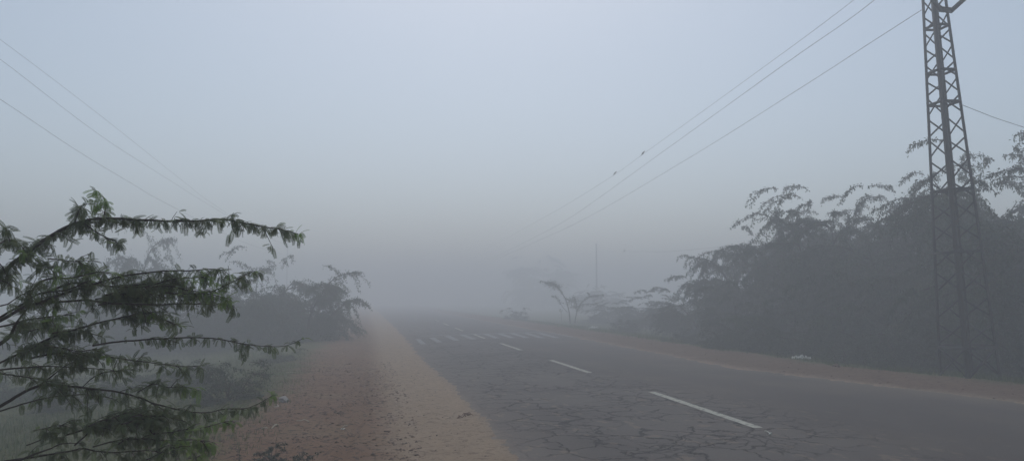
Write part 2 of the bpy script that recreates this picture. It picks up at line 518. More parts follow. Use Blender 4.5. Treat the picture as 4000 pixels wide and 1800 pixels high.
def place_leaves(tmpl, pos, az, pitch, roll, scale, tint):
    """many copies of a leaf as one array"""
    V, F = tmpl
    n = len(pos)
    ca, sa, cp, sp, cr, sr = np.cos(az), np.sin(az), np.cos(pitch), np.sin(pitch), np.cos(roll), np.sin(roll)
    X = np.stack([ca * cp, sa * cp, sp], -1)
    Y0 = np.stack([-sa, ca, np.zeros(n)], -1)
    Z0 = np.cross(X, Y0)
    Y = Y0 * cr[:, None] + Z0 * sr[:, None]
    Z = -Y0 * sr[:, None] + Z0 * cr[:, None]
    if np.ndim(scale) == 1: sx = sy = scale
    else: sx, sy = scale[:, 0], scale[:, 1]
    W = pos[:, None, :] + V[None, :, 0:1] * (X * sx[:, None])[:, None, :] + V[None, :, 1:2] * (Y * sy[:, None])[:, None, :] + V[None, :, 2:3] * (Z * sx[:, None])[:, None, :]
    FF = F[None] + (np.arange(n) * len(V))[:, None, None]
    return W.reshape(-1, 3), FF.reshape(-1, 4), np.repeat(tint, len(F))

# ---------------------------------------------------------------- tree generator for the thicket beyond the near branches
def unit(v): return v / (np.linalg.norm(v) + 1e-9)
def grow(p, d, L, n, droop, wob, rs):
    """an arching limb"""
    pts = [p]
    st = L / n
    for i in range(n):
        d = unit(d + np.array([0, 0, -droop / n]) + rs.normal(0, wob, 3))
        p = p + d * st
        pts.append(p)
    return np.array(pts)
def crown_mesh(v, f, ti, tw, origin, leaf_mat):
    """leaves and the fine twigs that carry them, one mesh with two materials"""
    tv, tf = np.concatenate(tw.v) - np.array(tuple(origin)), np.concatenate(tw.f)
    me = npmesh('crown', np.concatenate([v, tv]), np.concatenate([f, tf + len(v)]), tint=np.concatenate([ti, np.full(len(tf), .5)]))
    me.materials.append(leaf_mat); me.materials.append(M_bark)
    mi = np.zeros(len(f) + len(tf), dtype=np.int32); mi[len(f):] = 1
    if len(me.polygons) == len(mi): me.polygons.foreach_set('material_index', mi)
    return me
def make_tree_mesh(seed, H, W, stems=5, sec=9, ter=8, leader=6, leafn=34, leaf=0.075, lowbranch=0.15, twig_r=0.006):
    rs = np.random.default_rng(seed)
    tb = Tubes(5); tw = Tubes(3)
    lp, laz = [], []
    def leaves_on(pts, dens, spread):
        seg = np.linalg.norm(np.diff(pts, axis=0), axis=1).sum()
        k = max(3, int(dens * seg))
        t = rs.random(k) * (len(pts) - 1); i = t.astype(int); f = (t - i)[:, None]
        q = pts[i] * (1 - f) + pts[np.minimum(i + 1, len(pts) - 1)] * f
        lp.append(q + rs.normal(0, spread, q.shape))
    for s in range(stems):
        az = 2 * math.pi * (s + rs.uniform(-0.3, 0.3)) / stems
        lean = rs.uniform(0.25, 0.75) * (W / H)
        d = unit(np.array([math.cos(az) * lean, math.sin(az) * lean, 1.0]))
        SL = H * rs.uniform(0.66, 0.84)
        st = grow(np.array([rs.normal(0, 0.08), rs.normal(0, 0.08), -0.1]), d, SL, 10, 0.55, 0.09, rs)
        tb.add(st, np.linspace(0.022 * H, 0.002 * H, len(st)))
        leaves_on(st[6:], leafn * 0.9, 0.06)
        for b in range(sec):
            t = lowbranch + (1 - lowbranch) * (b + rs.random()) / sec
            if b >= sec - 2: t = 1.0
            k = min(int(t * 10), 9)
            a2 = az + rs.uniform(-1.7, 1.7)
            dd = unit(np.array([math.cos(a2), math.sin(a2), rs.uniform(0.0, 0.9)]))
            BL = W * 0.5 * rs.uniform(0.45, 0.95) * (1.1 - 0.45 * t)
            br = grow(st[k], dd, BL, 8, 0.7, 0.10, rs)
            tb.add(br, np.linspace(0.0065 * H, 0.0018 * H, len(br)))
            leaves_on(br[3:], leafn * 0.6, 0.05)
            for c in range(ter):
                kk = int(rs.uniform(2, 8.99))
                a3 = a2 + rs.uniform(-1.5, 1.5)
                d3 = unit(np.array([math.cos(a3), math.sin(a3), rs.uniform(-0.15, 0.55)]))
                TL = rs.uniform(0.4, 1.1) * min(1.2, H / 4)
                tg = grow(br[min(kk, len(br) - 1)], d3, TL, 6, 1.1, 0.10, rs)
                tw.add(tg, np.linspace(twig_r, twig_r * 0.5, len(tg)))
                leaves_on(tg, leafn, 0.03)
    for s in range(leader):        # long whips that break the outline
        az = rs.uniform(0, 2 * math.pi)
        r0 = W * 0.5 * rs.uniform(0.15, 0.8)
        z0 = H * rs.uniform(0.55, 0.86)
        d = unit(np.array([math.cos(az) * 1.0, math.sin(az) * 1.0, rs.uniform(0.15, 1.0)]))
        lg = grow(np.array([math.cos(az) * r0, math.sin(az) * r0, z0]), d, rs.uniform(0.8, 1.7) * min(1.1, H / 4), 10, 1.3, 0.07, rs)
        tw.add(lg, np.linspace(twig_r * 1.6, twig_r * 0.6, len(lg)))
        leaves_on(lg, leafn * 0.9, 0.03)
        for q in range(3, 9, 2):
            a3 = az + rs.uniform(-1.2, 1.2)
            tg = grow(lg[q], unit(np.array([math.cos(a3), math.sin(a3), 0.2])), rs.uniform(0.2, 0.5), 4, 1.0, 0.08, rs)
            tw.add(tg, np.linspace(twig_r, twig_r * 0.5, len(tg))); leaves_on(tg, leafn, 0.03)
    pos = np.concatenate(lp)
    pos[:, 2] = np.maximum(pos[:, 2], 0.02)
    n = len(pos)
    az = rs.uniform(0, 2 * math.pi, n); pitch = rs.normal(-0.35, 0.5, n); roll = rs.normal(0, 0.8, n)
    ln = leaf * rs.uniform(0.7, 1.3, n)
    clump = 0.5 + 0.5 * np.sin(pos[:, 0] * 2.1 + seed) * np.cos(pos[:, 1] * 1.9) * np.sin(pos[:, 2] * 2.3 + 1)
    tint = np.clip(0.25 + 0.45 * clump + rs.normal(0, 0.12, n), 0, 1)
    v, f, ti = place_leaves(leaf_template_far(), pos, az, pitch, roll, np.stack([ln, ln * 0.5], -1), tint)
    crown = crown_mesh(v, f, ti, tw, (0, 0, 0), M_leaf_far)
    trunk = tb.mesh('trunk'); trunk.materials.append(M_bark)
    return crown, trunk, n

def put_tree(name, meshes, loc, rot, s, label, cat, group=None, sz=None):
    r = empty(name, loc, label, cat, group)
    r.rotation_euler = (0, 0, rot)
    r.scale = (s, s, sz or s)
    for nm, me in zip(('crown', 'trunk'), meshes[:2]):
        o = bpy.data.objects.new(nm, me); COL.objects.link(o); o.parent = r
    return r
def onground(u, depth):
    """a standing place at that distance along a direction"""
    d = ray(u, 1170); d = Vector((d.x, d.y, 0)) * depth
    return Vector((d.x, d.y, gz(d.x, d.y) - 0.03))

TA = make_tree_mesh(11, 5.0, 5.0, stems=7, sec=13, ter=13, leader=14, leafn=84, leaf=.064)
TB = make_tree_mesh(23, 4.6, 5.6, stems=7, sec=13, ter=13, leader=14, leafn=84, leaf=.064)
TCm = make_tree_mesh(37, 3.0, 4.0, stems=7, sec=10, ter=12, leader=10, leafn=95, leaf=.062, lowbranch=0.05)
TL = make_tree_mesh(53, 3.0, 4.0, stems=8, sec=11, ter=13, leader=2, leafn=105, leaf=.05, lowbranch=0.03, twig_r=.004)
BU = make_tree_mesh(41, 1.2, 1.7, stems=7, sec=7, ter=7, leader=4, leafn=62, leaf=0.05, lowbranch=0.0, twig_r=0.004)
BV = make_tree_mesh(43, 0.9, 1.8, stems=7, sec=7, ter=7, leader=5, leafn=62, leaf=0.05, lowbranch=0.0, twig_r=0.004)
print('leaves', TA[2], TB[2], TCm[2], BU[2], BV[2])

GR = 'thicket trees on the right side of the road'
trees = [
    # name, mesh, u, depth, rot, scale, zscale, label
    ('thorn_tree', TA, 3950, 20.5, 0.4, 1.00, 1.46, 'tall thorn tree with loose feathery crown directly behind the steel pylon'),
    ('thorn_tree', TB, 4250, 19.5, 2.4, 1.10, 1.42, 'thorn tree at the right edge of the photo, right of the pylon'),
    ('thorn_tree', TB, 3560, 24.5, 1.1, 1.05, 1.45, 'wide dark thorn tree filling the gap just left of the pylon'),
    ('thorn_tree', TA, 3230, 27.5, 2.9, 1.02, 1.36, 'dense rounded thorn tree in the middle of the right thicket'),
    ('thorn_tree', TB, 2950, 32.0, 4.2, 0.92, 1.32, 'misty thorn tree with arching whips at the left end of the tall thicket'),
    ('thorn_tree', TA, 3100, 38.0, 5.1, 1.0, 1.4, 'pale thorn tree standing behind the middle of the right thicket'),
    ('thorn_tree', TA, 3430, 31.0, 0.9, 1.1, 1.40, 'thorn tree deep in the thicket behind the wide dark one'),
    ('thorn_tree', TB, 4130, 27.0, 3.3, 1.15, 1.65, 'tall thorn tree far behind the pylon at the right edge'),
    ('thorn_tree', TA, 3750, 26.0, 4.6, 1.05, 1.50, 'thorn tree half hidden behind the upper part of the pylon'),
    ('thorn_tree', TB, 3380, 24.5, 5.6, 0.8, 0.95, 'lower thorn tree in front of the deep thicket, above the white litter'),
]
for nm, me, u, dp, rot, s, sz, lab in trees:
    put_tree(nm, me, onground(u, dp), rot, s, lab, 'tree', GR, sz)
lows = [
    (TCm, 2740, 36.0, 0.3, 0.98, 1.15, 'lower shrub with drooping sprays at the foot of the tall thicket'),
    (TCm, 2560, 50.0, 1.9, 1.2, 0.95, 'faint low shrub right behind the bare sapling clump'),
    (TCm, 2400, 58.0, 3.9, 1.1, 0.80, 'faintest low shrub closest to the bare sapling'),
    (TCm, 2660, 44.0, 2.9, 1.1, 0.95, 'faint shrub between the bare sapling and the tall thicket'),
    (TCm, 2900, 27.5, 5.0, 0.8, 0.90, 'bushy shrub in front of the left end of the tall thicket'),
    (TCm, 3100, 24.0, 2.2, 0.85, 0.85, 'dark shrub at the verge left of the white litter'),
    (TCm, 3350, 22.3, 4.4, 0.9, 0.95, 'dark shrub at the verge right behind the white litter'),
    (TCm, 3580, 21.0, 0.9, 0.9, 0.95, 'dark shrub between the white litter and the pylon foot'),
    (TCm, 3800, 20.2, 3.0, 0.9, 1.0, 'dark shrub growing just behind the pylon foot'),
    (TCm, 4060, 19.0, 1.4, 0.95, 1.1, 'dark shrub at the right edge of the photo beyond the verge'),
    (BU, 2440, 40.0, 0.5, 1.0, 0.85, 'small round dark bush on the verge past the crossing'),
    (BV, 2660, 29.5, 0.5, 0.9, 0.7, 'small low bush on the right verge before the tall thicket'),
    (BU, 2810, 25.0, 1.5, 0.8, 0.8, 'small weedy bush at the edge of the right verge'),
    (BV, 3500, 18.6, 2.5, 0.9, 0.8, 'low dark bush behind the earth mound left of the pylon'),
    (BU, 3290, 20.6, 0.2, 0.9, 0.8, 'low dark bush beside the white litter'),
    (BV, 2010, 62.0, 1.2, 1.3, 1.2, 'tiny faint bush beside the far end of the road'),
]
for me, u, dp, rot, s, sz, lab in lows:
    put_tree('shrub', me, onground(u, dp), rot, s, lab, 'shrub', 'shrubs along the right verge', sz)
lefts = [
    ('thorn_tree', TL, 480, 38.0, 2.3, 1.15, 2.5, 'faint rounded tree seen beyond the near branches on the left', 'tree'),
    ('shrub', TL, 1190, 31.0, 2.6, 1.05, 1.35, 'misty shrub reaching toward the road on the left side', 'shrub'),
    ('shrub', TL, 1010, 33.0, 4.1, 1.2, 1.62, 'misty flat topped shrub in the middle of the left thicket', 'shrub'),
    ('shrub', TL, 820, 34.0, 0.4, 1.25, 1.5, 'misty shrub behind the second near branch on the left', 'shrub'),
    ('shrub', TL, 620, 32.0, 5.6, 1.2, 1.3, 'misty shrub at the left end of the left thicket', 'shrub'),
    ('shrub', TCm, 330, 30.0, 3.6, 1.1, 1.0, 'misty shrub behind the forked near branches', 'shrub'),
    ('shrub', BU, 905, 12.6, 3.1, 0.72, 0.72, 'small dark bush at the grass edge left of the bare soil', 'shrub'),
    ('shrub', BU, 760, 15.5, 4.4, 0.8, 0.6, 'low scrubby bush in the grass just left of the small dark bush', 'shrub'),
    ('shrub', BV, 560, 17.0, 1.4, 1.0, 0.7, 'low scrub showing between the lower near branches', 'shrub'),
    ('shrub', BU, 330, 14.5, 2.4, 1.0, 0.6, 'low scrub patch behind the bottom left near branches', 'shrub'),
    ('shrub', BV, 120, 16.5, 3.9, 1.1, 0.8, 'low scrub patch close to the left edge of the photo', 'shrub'),
    ('shrub', BV, 1120, 20.5, 5.1, 0.7, 0.5, 'little weed clump at the soil edge under the left thicket', 'shrub'),
    ('thorn_tree', TA, 2110, 158.0, 0.7, 2.4, 2.5, 'barely visible big tree far along the road in the fog', 'tree'),
    ('thorn_tree', TB, 2330, 100.0, 0.7, 1.1, 1.0, 'very faint tree at the foot of the distant pole', 'tree'),
]
for nm, me, u, dp, rot, s, sz, lab, cat in lefts:
    put_tree(nm, me, onground(u, dp), rot, s, lab, cat, 'trees and shrubs on the left side' if u < 1500 else None, sz)

# ---------------------------------------------------------------- bare sapling by the right verge
def sapling():
    D = 51.0
    g = onground(2225, D)
    root = empty('sapling', g, 'thin sparse sapling with a leaning leafy top past the crossing', 'sapling')
    T6 = lambda x, y, k=0.0: P(2000 + x * 0.5176, 700 + y * 0.5176, D + k)
    T = Tubes(5); lp = []
    lines = [
        ([(440,1085),(430,1000),(410,920),(385,870),(350,820),(300,790),(250,775),(215,770)], 0.045, 0, .55),
        ([(475,1085),(485,1020),(510,950),(560,900),(610,880),(690,870)], 0.04, 0.5, .3),
        ([(510,950),(560,942),(640,938)], 0.02, 0.5, .2),
        ([(500,980),(470,960),(440,965)], 0.018, 0.2, .2), ([(490,1000),(480,920),(460,880)], 0.022, -.3, .2),
        ([(420,1005),(380,960),(345,895),(305,880)], 0.018, -.4, .5), ([(375,1080),(372,1020),(368,985)], 0.015, -.5, .8),
        ([(590,890),(582,870),(575,855)], 0.014, .5, .2), ([(500,970),(470,920),(440,915),(400,890)], 0.016, 0.6, .2),
    ]
    rs = np.random.default_rng(5)
    for pl, r, k, t0 in lines:
        c = crom([T6(x, y, k + 0.12 * i) for i, (x, y) in enumerate(pl)], 0.08)
        T.add(c, np.linspace(r, r * 0.35, len(c)))
        m = int(len(c) * (1 - t0) * 9)
        i = rs.integers(int(len(c) * t0), len(c), m)
        lp.append(c[i] + rs.normal(0, 0.045, (m, 3)))
    for (x, y, k) in ((290, 785, 260), (330, 805, 200), (460, 905, 120), (500, 960, 120), (430, 930, 70)):
        c = np.array(tuple(T6(x, y, 0.5)))
        lp.append(c + rs.normal(0, 1, (k, 3)) * np.array([0.22, 0.2, 0.10]))
    pos = np.concatenate(lp) - np.array(tuple(g)); n = len(pos)
    ln = rs.uniform(0.06, 0.12, n)
    v, f, ti = place_leaves(leaf_template_far(), pos, rs.uniform(0, 6.28, n), rs.normal(-.3, .5, n), rs.normal(0, .8, n), np.stack([ln, ln * .5], -1), rs.uniform(.4, 1, n))
    link('crown', npmesh('crown', v, f, tint=ti), M_leaf_far, root)
    link('trunk', T.mesh('trunk', origin=g), M_twig, root)
sapling()

# ---------------------------------------------------------------- near branches on the left
def near_tree():
    base = Vector(tuple(P(-1500, 1170, 3.6)))
    base = Vector((base.x, base.y, gz(base.x, base.y)))
    root = empty('thorn_tree', base, 'nearest thorn tree reaching green feathery branches in from the left edge', 'tree')
    rs = np.random.default_rng(99)
    A = lambda x, y: (x * 1.5528, y * 1.5528)                 # from the 2576 px view
    R1 = lambda x, y: (x * 0.5176, 650 + y * 0.5176)
    R2 = lambda x, y: (x * 0.5176, 1200 + y * 0.5176)
    # points, start depth, end depth, start radius, leaf density (per metre), share of length bare at start, share young at the tip, side twigs
    BR = [
        ([A(-60,740),A(0,692),A(60,640),A(130,592),A(185,562),A(235,548),A(290,545),A(360,549),A(430,552),A(500,551),A(560,549),A(610,557),A(660,567),A(710,576),A(750,586)], 2.7, 3.15, .0095, 115, .04, .04, 30),
        ([A(188,560),A(196,535),A(205,518),A(222,514),A(240,512)], 2.86, 2.9, .0035, 75, .2, .1, 1),
        ([A(262,547),A(268,525),A(268,508),A(262,495),A(250,488)], 2.9, 2.95, .0035, 95, .1, .55, 2),
        ([A(205,555),A(230,575),A(255,590),A(285,602),A(295,610)], 2.85, 2.8, .003, 60, .1, 0, 1),
        ([A(-60,640),A(-10,618),A(25,606),A(48,618),A(62,640)], 2.6, 2.7, .004, 110, .0, .1, 6),
        ([A(25,606),A(22,595),A(18,582),A(16,572)], 2.65, 2.7, .0025, 60, .3, 0, 0),
        ([A(70,632),A(95,660),A(120,672),A(150,670)], 2.8, 2.7, .003, 70, .1, .1, 3),
        ([A(120,650),A(160,655),A(200,660),A(215,672),A(228,690)], 2.9, 3.0, .003, 85, .1, .5, 5),
        ([R1(-120,1230),R1(0,1159),R1(120,1090),R1(200,1040),R1(230,960),R1(300,860),R1(420,835),R1(560,830),R1(740,785),R1(840,800)], 2.75, 3.0, .010, 60, .35, .05, 6),
        ([R1(200,1050),R1(370,1000),R1(500,960),R1(700,900),R1(840,855),R1(1000,822),R1(1250,792),R1(1450,790),R1(1600,778),R1(1690,785),R1(1735,815)], 2.85, 3.2, .007, 62, .12, .05, 18),
        ([R1(210,1045),R1(450,1020),R1(650,1010),R1(870,1035),R1(1100,1045),R1(1400,1042),R1(1600,1050),R1(1720,1050),R1(1765,1072)], 2.9, 3.3, .006, 52, .1, .0, 8),
        ([R1(320,960),R1(550,885),R1(840,905),R1(1100,910),R1(1300,905),R1(1450,940),R1(1600,945),R1(1700,900),R1(1800,850),R1(1890,795),R1(1930,785)], 2.95, 3.2, .006, 60, .1, .02, 12),
        ([R1(1100,910),R1(1300,850),R1(1450,840),R1(1560,840),R1(1625,870)], 3.0, 3.1, .0035, 95, .1, .5, 6),
        ([R1(1250,950),R1(1400,965),R1(1540,960),R1(1660,985),R1(1710,1020)], 3.0, 3.1, .0035, 95, .1, .75, 6),
        ([R1(-60,1170),R1(150,1050),R1(300,960),R1(500,930),R1(620,880),R1(700,850)], 2.8, 2.9, .006, 50, .3, .1, 5),
        ([R1(-60,850),R1(40,870),R1(90,905)], 2.7, 2.7, .0025, 40, .2, 0, 0),
        ([R1(-60,1060),R1(60,1040),R1(160,970),R1(240,965)], 2.7, 2.75, .0035, 50, .1, .1, 3),
        ([R2(-80,330),R2(60,230),R2(120,120),R2(210,10),R2(240,-60)], 2.9, 2.95, .010, 22, .0, 0, 3),
        ([R2(-80,160),R2(60,130),R2(200,95),R2(300,75),R2(430,60),R2(560,50)], 2.9, 3.0, .0045, 85, .15, .25, 7),
        ([R2(230,290),R2(290,270),R2(420,210),R2(560,165),R2(800,100),R2(1080,40),R2(1180,60),R2(1300,120),R2(1345,130)], 2.95, 3.3, .006, 75, .12, .05, 16),
        ([R2(-80,460),R2(100,370),R2(230,300),R2(330,290),R2(480,310),R2(600,330),R2(760,310)], 2.9, 3.0, .005, 90, .1, .05, 12),
        ([R2(230,385),R2(450,345),R2(600,365),R2(850,378),R2(1000,398),R2(1200,420),R2(1350,438),R2(1500,440),R2(1545,470)], 3.0, 3.35, .005, 62, .1, .0, 10),
        ([R2(700,290),R2(850,262),R2(1000,255),R2(1200,240),R2(1400,232),R2(1600,240),R2(1750,262),R2(1900,285),R2(2100,300),R2(2200,280),R2(2285,238)], 3.0, 3.4, .0045, 48, .12, .02, 7),
        ([R2(-80,480),R2(200,450),R2(380,437),R2(560,445),R2(800,455),R2(930,475)], 3.0, 3.2, .0045, 65, .12, .0, 7),
        ([R2(-80,490),R2(200,520),R2(330,545),R2(480,560)], 2.9, 3.0, .004, 55, .1, .0, 5),
        ([R2(280,600),R2(400,510),R2(500,440),R2(580,395)], 3.0, 3.1, .0045, 40, .3, 0, 2),
        ([R2(-80,790),R2(150,655),R2(290,590),R2(450,590),R2(620,600),R2(700,612),R2(900,632),R2(1100,690),R2(1250,770),R2(1440,880)], 2.9, 3.3, .008, 48, .2, .0, 14),
        ([R2(620,600),R2(680,545),R2(760,500),R2(860,480),R2(950,480)], 3.1, 3.2, .003, 60, .15, .0, 3),
        ([R2(-80,810),R2(200,722),R2(400,680),R2(650,660),R2(850,690)], 3.0, 3.2, .004, 42, .2, .0, 5),
        ([R2(1040,640),R2(1150,580),R2(1250,600),R2(1400,600),R2(1500,620)], 3.1, 3.2, .003, 80, .1, .2, 4),
        ([R2(1150,720),R2(1300,760),R2(1480,792),R2(1600,790),R2(1700,768),R2(1850,765),R2(1950,730),R2(2030,685),R2(2085,670)], 3.15, 3.45, .004, 60, .05, .1, 7),
        ([R2(60,1190),R2(250,1110),R2(400,1060),R2(470,1030),R2(640,1020)], 2.9, 3.0, .006, 10, .1, 0, 1),
        ([R2(-80,1180),R2(300,1125),R2(500,1095),R2(640,1070),R2(720,1092),R2(900,1100),R2(1100,1090),R2(1300,1110)], 2.9, 3.2, .006, 45, .25, .1, 8),
        ([R2(200,1040),R2(300,1000),R2(400,920),R2(540,850),R2(620,838)], 3.0, 3.1, .003, 50, .1, 0, 3),
        ([R2(560,1040),R2(640,970),R2(720,885),R2(900,790),R2(1100,740)], 3.0, 3.2, .0045, 60, .2, 0, 8),
        ([R2(900,900),R2(1100,880),R2(1150,950),R2(1400,920),R2(1550,900),R2(1700,860),R2(1775,868)], 3.1, 3.3, .0035, 80, .05, .5, 9),
        ([R2(700,1050),R2(900,1000),R2(1100,990),R2(1300,1000),R2(1500,990),R2(1620,1030)], 3.1, 3.3, .0035, 65, .1, .55, 9),
        ([R2(500,960),R2(700,900),R2(900,850),R2(1050,820),R2(1250,830),R2(1400,860)], 3.1, 3.2, .004, 65, .05, .0, 10),
        ([R2(250,930),R2(350,910),R2(430,880),R2(520,900)], 3.0, 3.1, .003, 60, .05, .0, 4),
        ([R2(1000,1180),R2(1150,1120),R2(1300,1050),R2(1450,1080),R2(1500,1180)], 3.2, 3.3, .004, 60, .05, .4, 9),
        ([R1(-40,700),R1(20,760),R1(70,850),R1(120,870)], 2.7, 2.8, .003, 70, .05, .1, 4),
    ]
    # filler sprays inside the densest part of the crown
    for k in range(6):
        x0, y0 = rs.uniform(600, 1000), rs.uniform(850, 1060)
        ln = rs.uniform(300, 520)
        BR.append(([R1(x0, y0), R1(x0 + ln * .5, y0 - rs.uniform(0, 40)), R1(x0 + ln, y0 + rs.uniform(-30, 60))], 3.0, 3.2, .0035, 75, .0, .03, 7))
    for k in range(5):
        x0, y0 = rs.uniform(0, 650), rs.uniform(100, 450)
        ln = rs.uniform(200, 400)
        BR.append(([R2(x0, y0), R2(x0 + ln * .5, y0 - rs.uniform(0, 40)), R2(x0 + ln, y0 + rs.uniform(-20, 50))], 3.0, 3.2, .0035, 70, .0, .0, 5))
    for k in range(6):
        x0, y0 = rs.uniform(650, 1150), rs.uniform(760, 1060)
        ln = rs.uniform(200, 400)
        BR.append(([R2(x0, y0), R2(x0 + ln * .5, y0 - rs.uniform(0, 60)), R2(x0 + ln, y0 + rs.uniform(-20, 60))], 3.0, 3.3, .0035, 60, .0, .1, 6))
    big, small = Tubes(7), Tubes(4)
    P_pos, P_az, P_tint = [], [], []
    def leafy(c, dens, bare, young, side_az):
        seg = np.linalg.norm(np.diff(c, axis=0), axis=1); L = seg.sum()
        cum = np.concatenate([[0], np.cumsum(seg)]) / L
        nn = max(2, int(dens * L * (1 - bare) * 0.82))
        ts = np.sort(bare + (1 - bare) * (np.arange(nn) + rs.uniform(0, 1, nn)) / nn)
        for t in ts:
            i = min(int(np.searchsorted(cum, t)), len(c) - 1); i = max(i, 1)
            q = c[i]; d = unit(c[i] - c[i-1])
            a0 = math.atan2(d[1], d[0]) + rs.choice([-1, 1]) * rs.uniform(0.5, 1.5)
            tip = t > 1 - young
            for pr in range(rs.integers(1, 3)):            # each leaf: short stalk, one or two pairs of feathers
                st = rs.uniform(0.003, 0.012)
                q2 = q + np.array([math.cos(a0), math.sin(a0), rs.uniform(-.4, .6)]) * st
                for s in (-1, 1):
                    P_pos.append(q2); P_az.append(a0 + s * rs.uniform(0.3, 0.75))
                    base_t = 0.88 + rs.normal(0, .07) if tip else 0.33 + rs.normal(0, 0.17)
                    P_tint.append(base_t)
                a0 += rs.uniform(1.2, 2.6)
    trunk_top = base + Vector((0.2, -0.1, 1.2))
    for pts, d0, d1, r0, dens, bare, young, sides in BR:
        m = len(pts)
        w3 = [P(u, v, d0 + (d1 - d0) * i / (m - 1) + rs.normal(0, 0.035)) for i, (u, v) in enumerate(pts)]
        c = crom(w3, 0.02)
        c += np.cumsum(rs.normal(0, 0.0007, c.shape), axis=0)
        (big if r0 > .0045 else small).add(c, np.linspace(r0 * .82, max(0.0011, r0 * 0.2), len(c)))
        leafy(c, dens, bare, young, 0)
        for k in range(sides):
            t = bare + (1 - bare) * rs.uniform(0.05, 0.95)
            i = int(t * (len(c) - 2)) + 1
            d = unit(c[i] - c[i-1])
            # short side twigs leave toward all sides
            e = unit(d * 0.8 + rs.normal(0, 0.55, 3) + np.array([0, 0, -0.05]))
            tg = grow(c[i], e, rs.uniform(0.03, 0.10), 6, 0.5, 0.06, rs)
            small.add(tg, np.linspace(0.0016, 0.0008, len(tg)))
            leafy(tg, 55, 0.1, young if t > 0.6 else 0, 0)
    # limbs outside the frame that carry all of them
    def carry(u, v, d, r):
        q = P(u, v, d)
        c = crom([trunk_top, trunk_top.lerp(q, 0.45) + Vector((0, 0, 0.12)), q], 0.05)
        big.add(c, np.linspace(max(0.025, r * 2), r, len(c)))
    carry(-93, 1149, 2.7, .013); carry(-93, 994, 2.6, .006); carry(-62, 1287, 2.75, .012); carry(-41, 1370, 2.9, .011)
    carry(-41, 1283, 2.9, .006); carry(-41, 1438, 2.9, .007); carry(-41, 1449, 3.0, .006); carry(-41, 1609, 2.9, .010); carry(-41, 1619, 3.0, .006); carry(-41, 1811, 2.9, .008); carry(31, 1816, 2.9, .008)
    carry(-31, 1256, 2.8, .007); carry(-31, 1090, 2.7, .005); carry(-31, 1199, 2.7, .005); carry(-20, 1012, 2.7, .004)
    for k in range(3):
        e = [Vector((0.25, 0, 0)), Vector((-0.2, 0.15, 0)), Vector((0.02, -0.15, 0))][k]
        c = crom([base + e * 0.4 - Vector((0, 0, 0.1)), base + e * 0.3 + Vector((0, 0, .6)), trunk_top + e * 0.1], 0.06)
        big.add(c, np.linspace(0.055, 0.03, len(c)))
    pos = np.array(P_pos); n = len(pos); az = np.array(P_az)
    tint = np.clip(np.array(P_tint), 0, 1)
    Vs, Fs, Ts, off = [], [], [], 0
    kinds = [leaf_template_near(11, .062, 1.0), leaf_template_near(12, .066, 0.6), leaf_template_near(9, .048, 1.3)]
    which = rs.integers(0, 3, n)
    for k, tm in enumerate(kinds):
        s = which == k; q = s.sum()
        v, f, ti = place_leaves(tm, pos[s], az[s], np.where(rs.random(q) < .38, rs.normal(0.3, 0.4, q), rs.normal(-0.75, 0.45, q)), rs.normal(0, 0.5, q), rs.uniform(0.42, 0.92, q), tint[s])
        Vs.append(v); Fs.append(f + off); Ts.append(ti); off += len(v)
    o3 = np.array(tuple(base))
    link('crown', crown_mesh(np.concatenate(Vs) - o3, np.concatenate(Fs), np.concatenate(Ts), small, base, M_leaf_near), None, root)
    link('trunk', big.mesh('trunk', origin=base), M_bark, root)
    print('near pinnae', n)
near_tree()

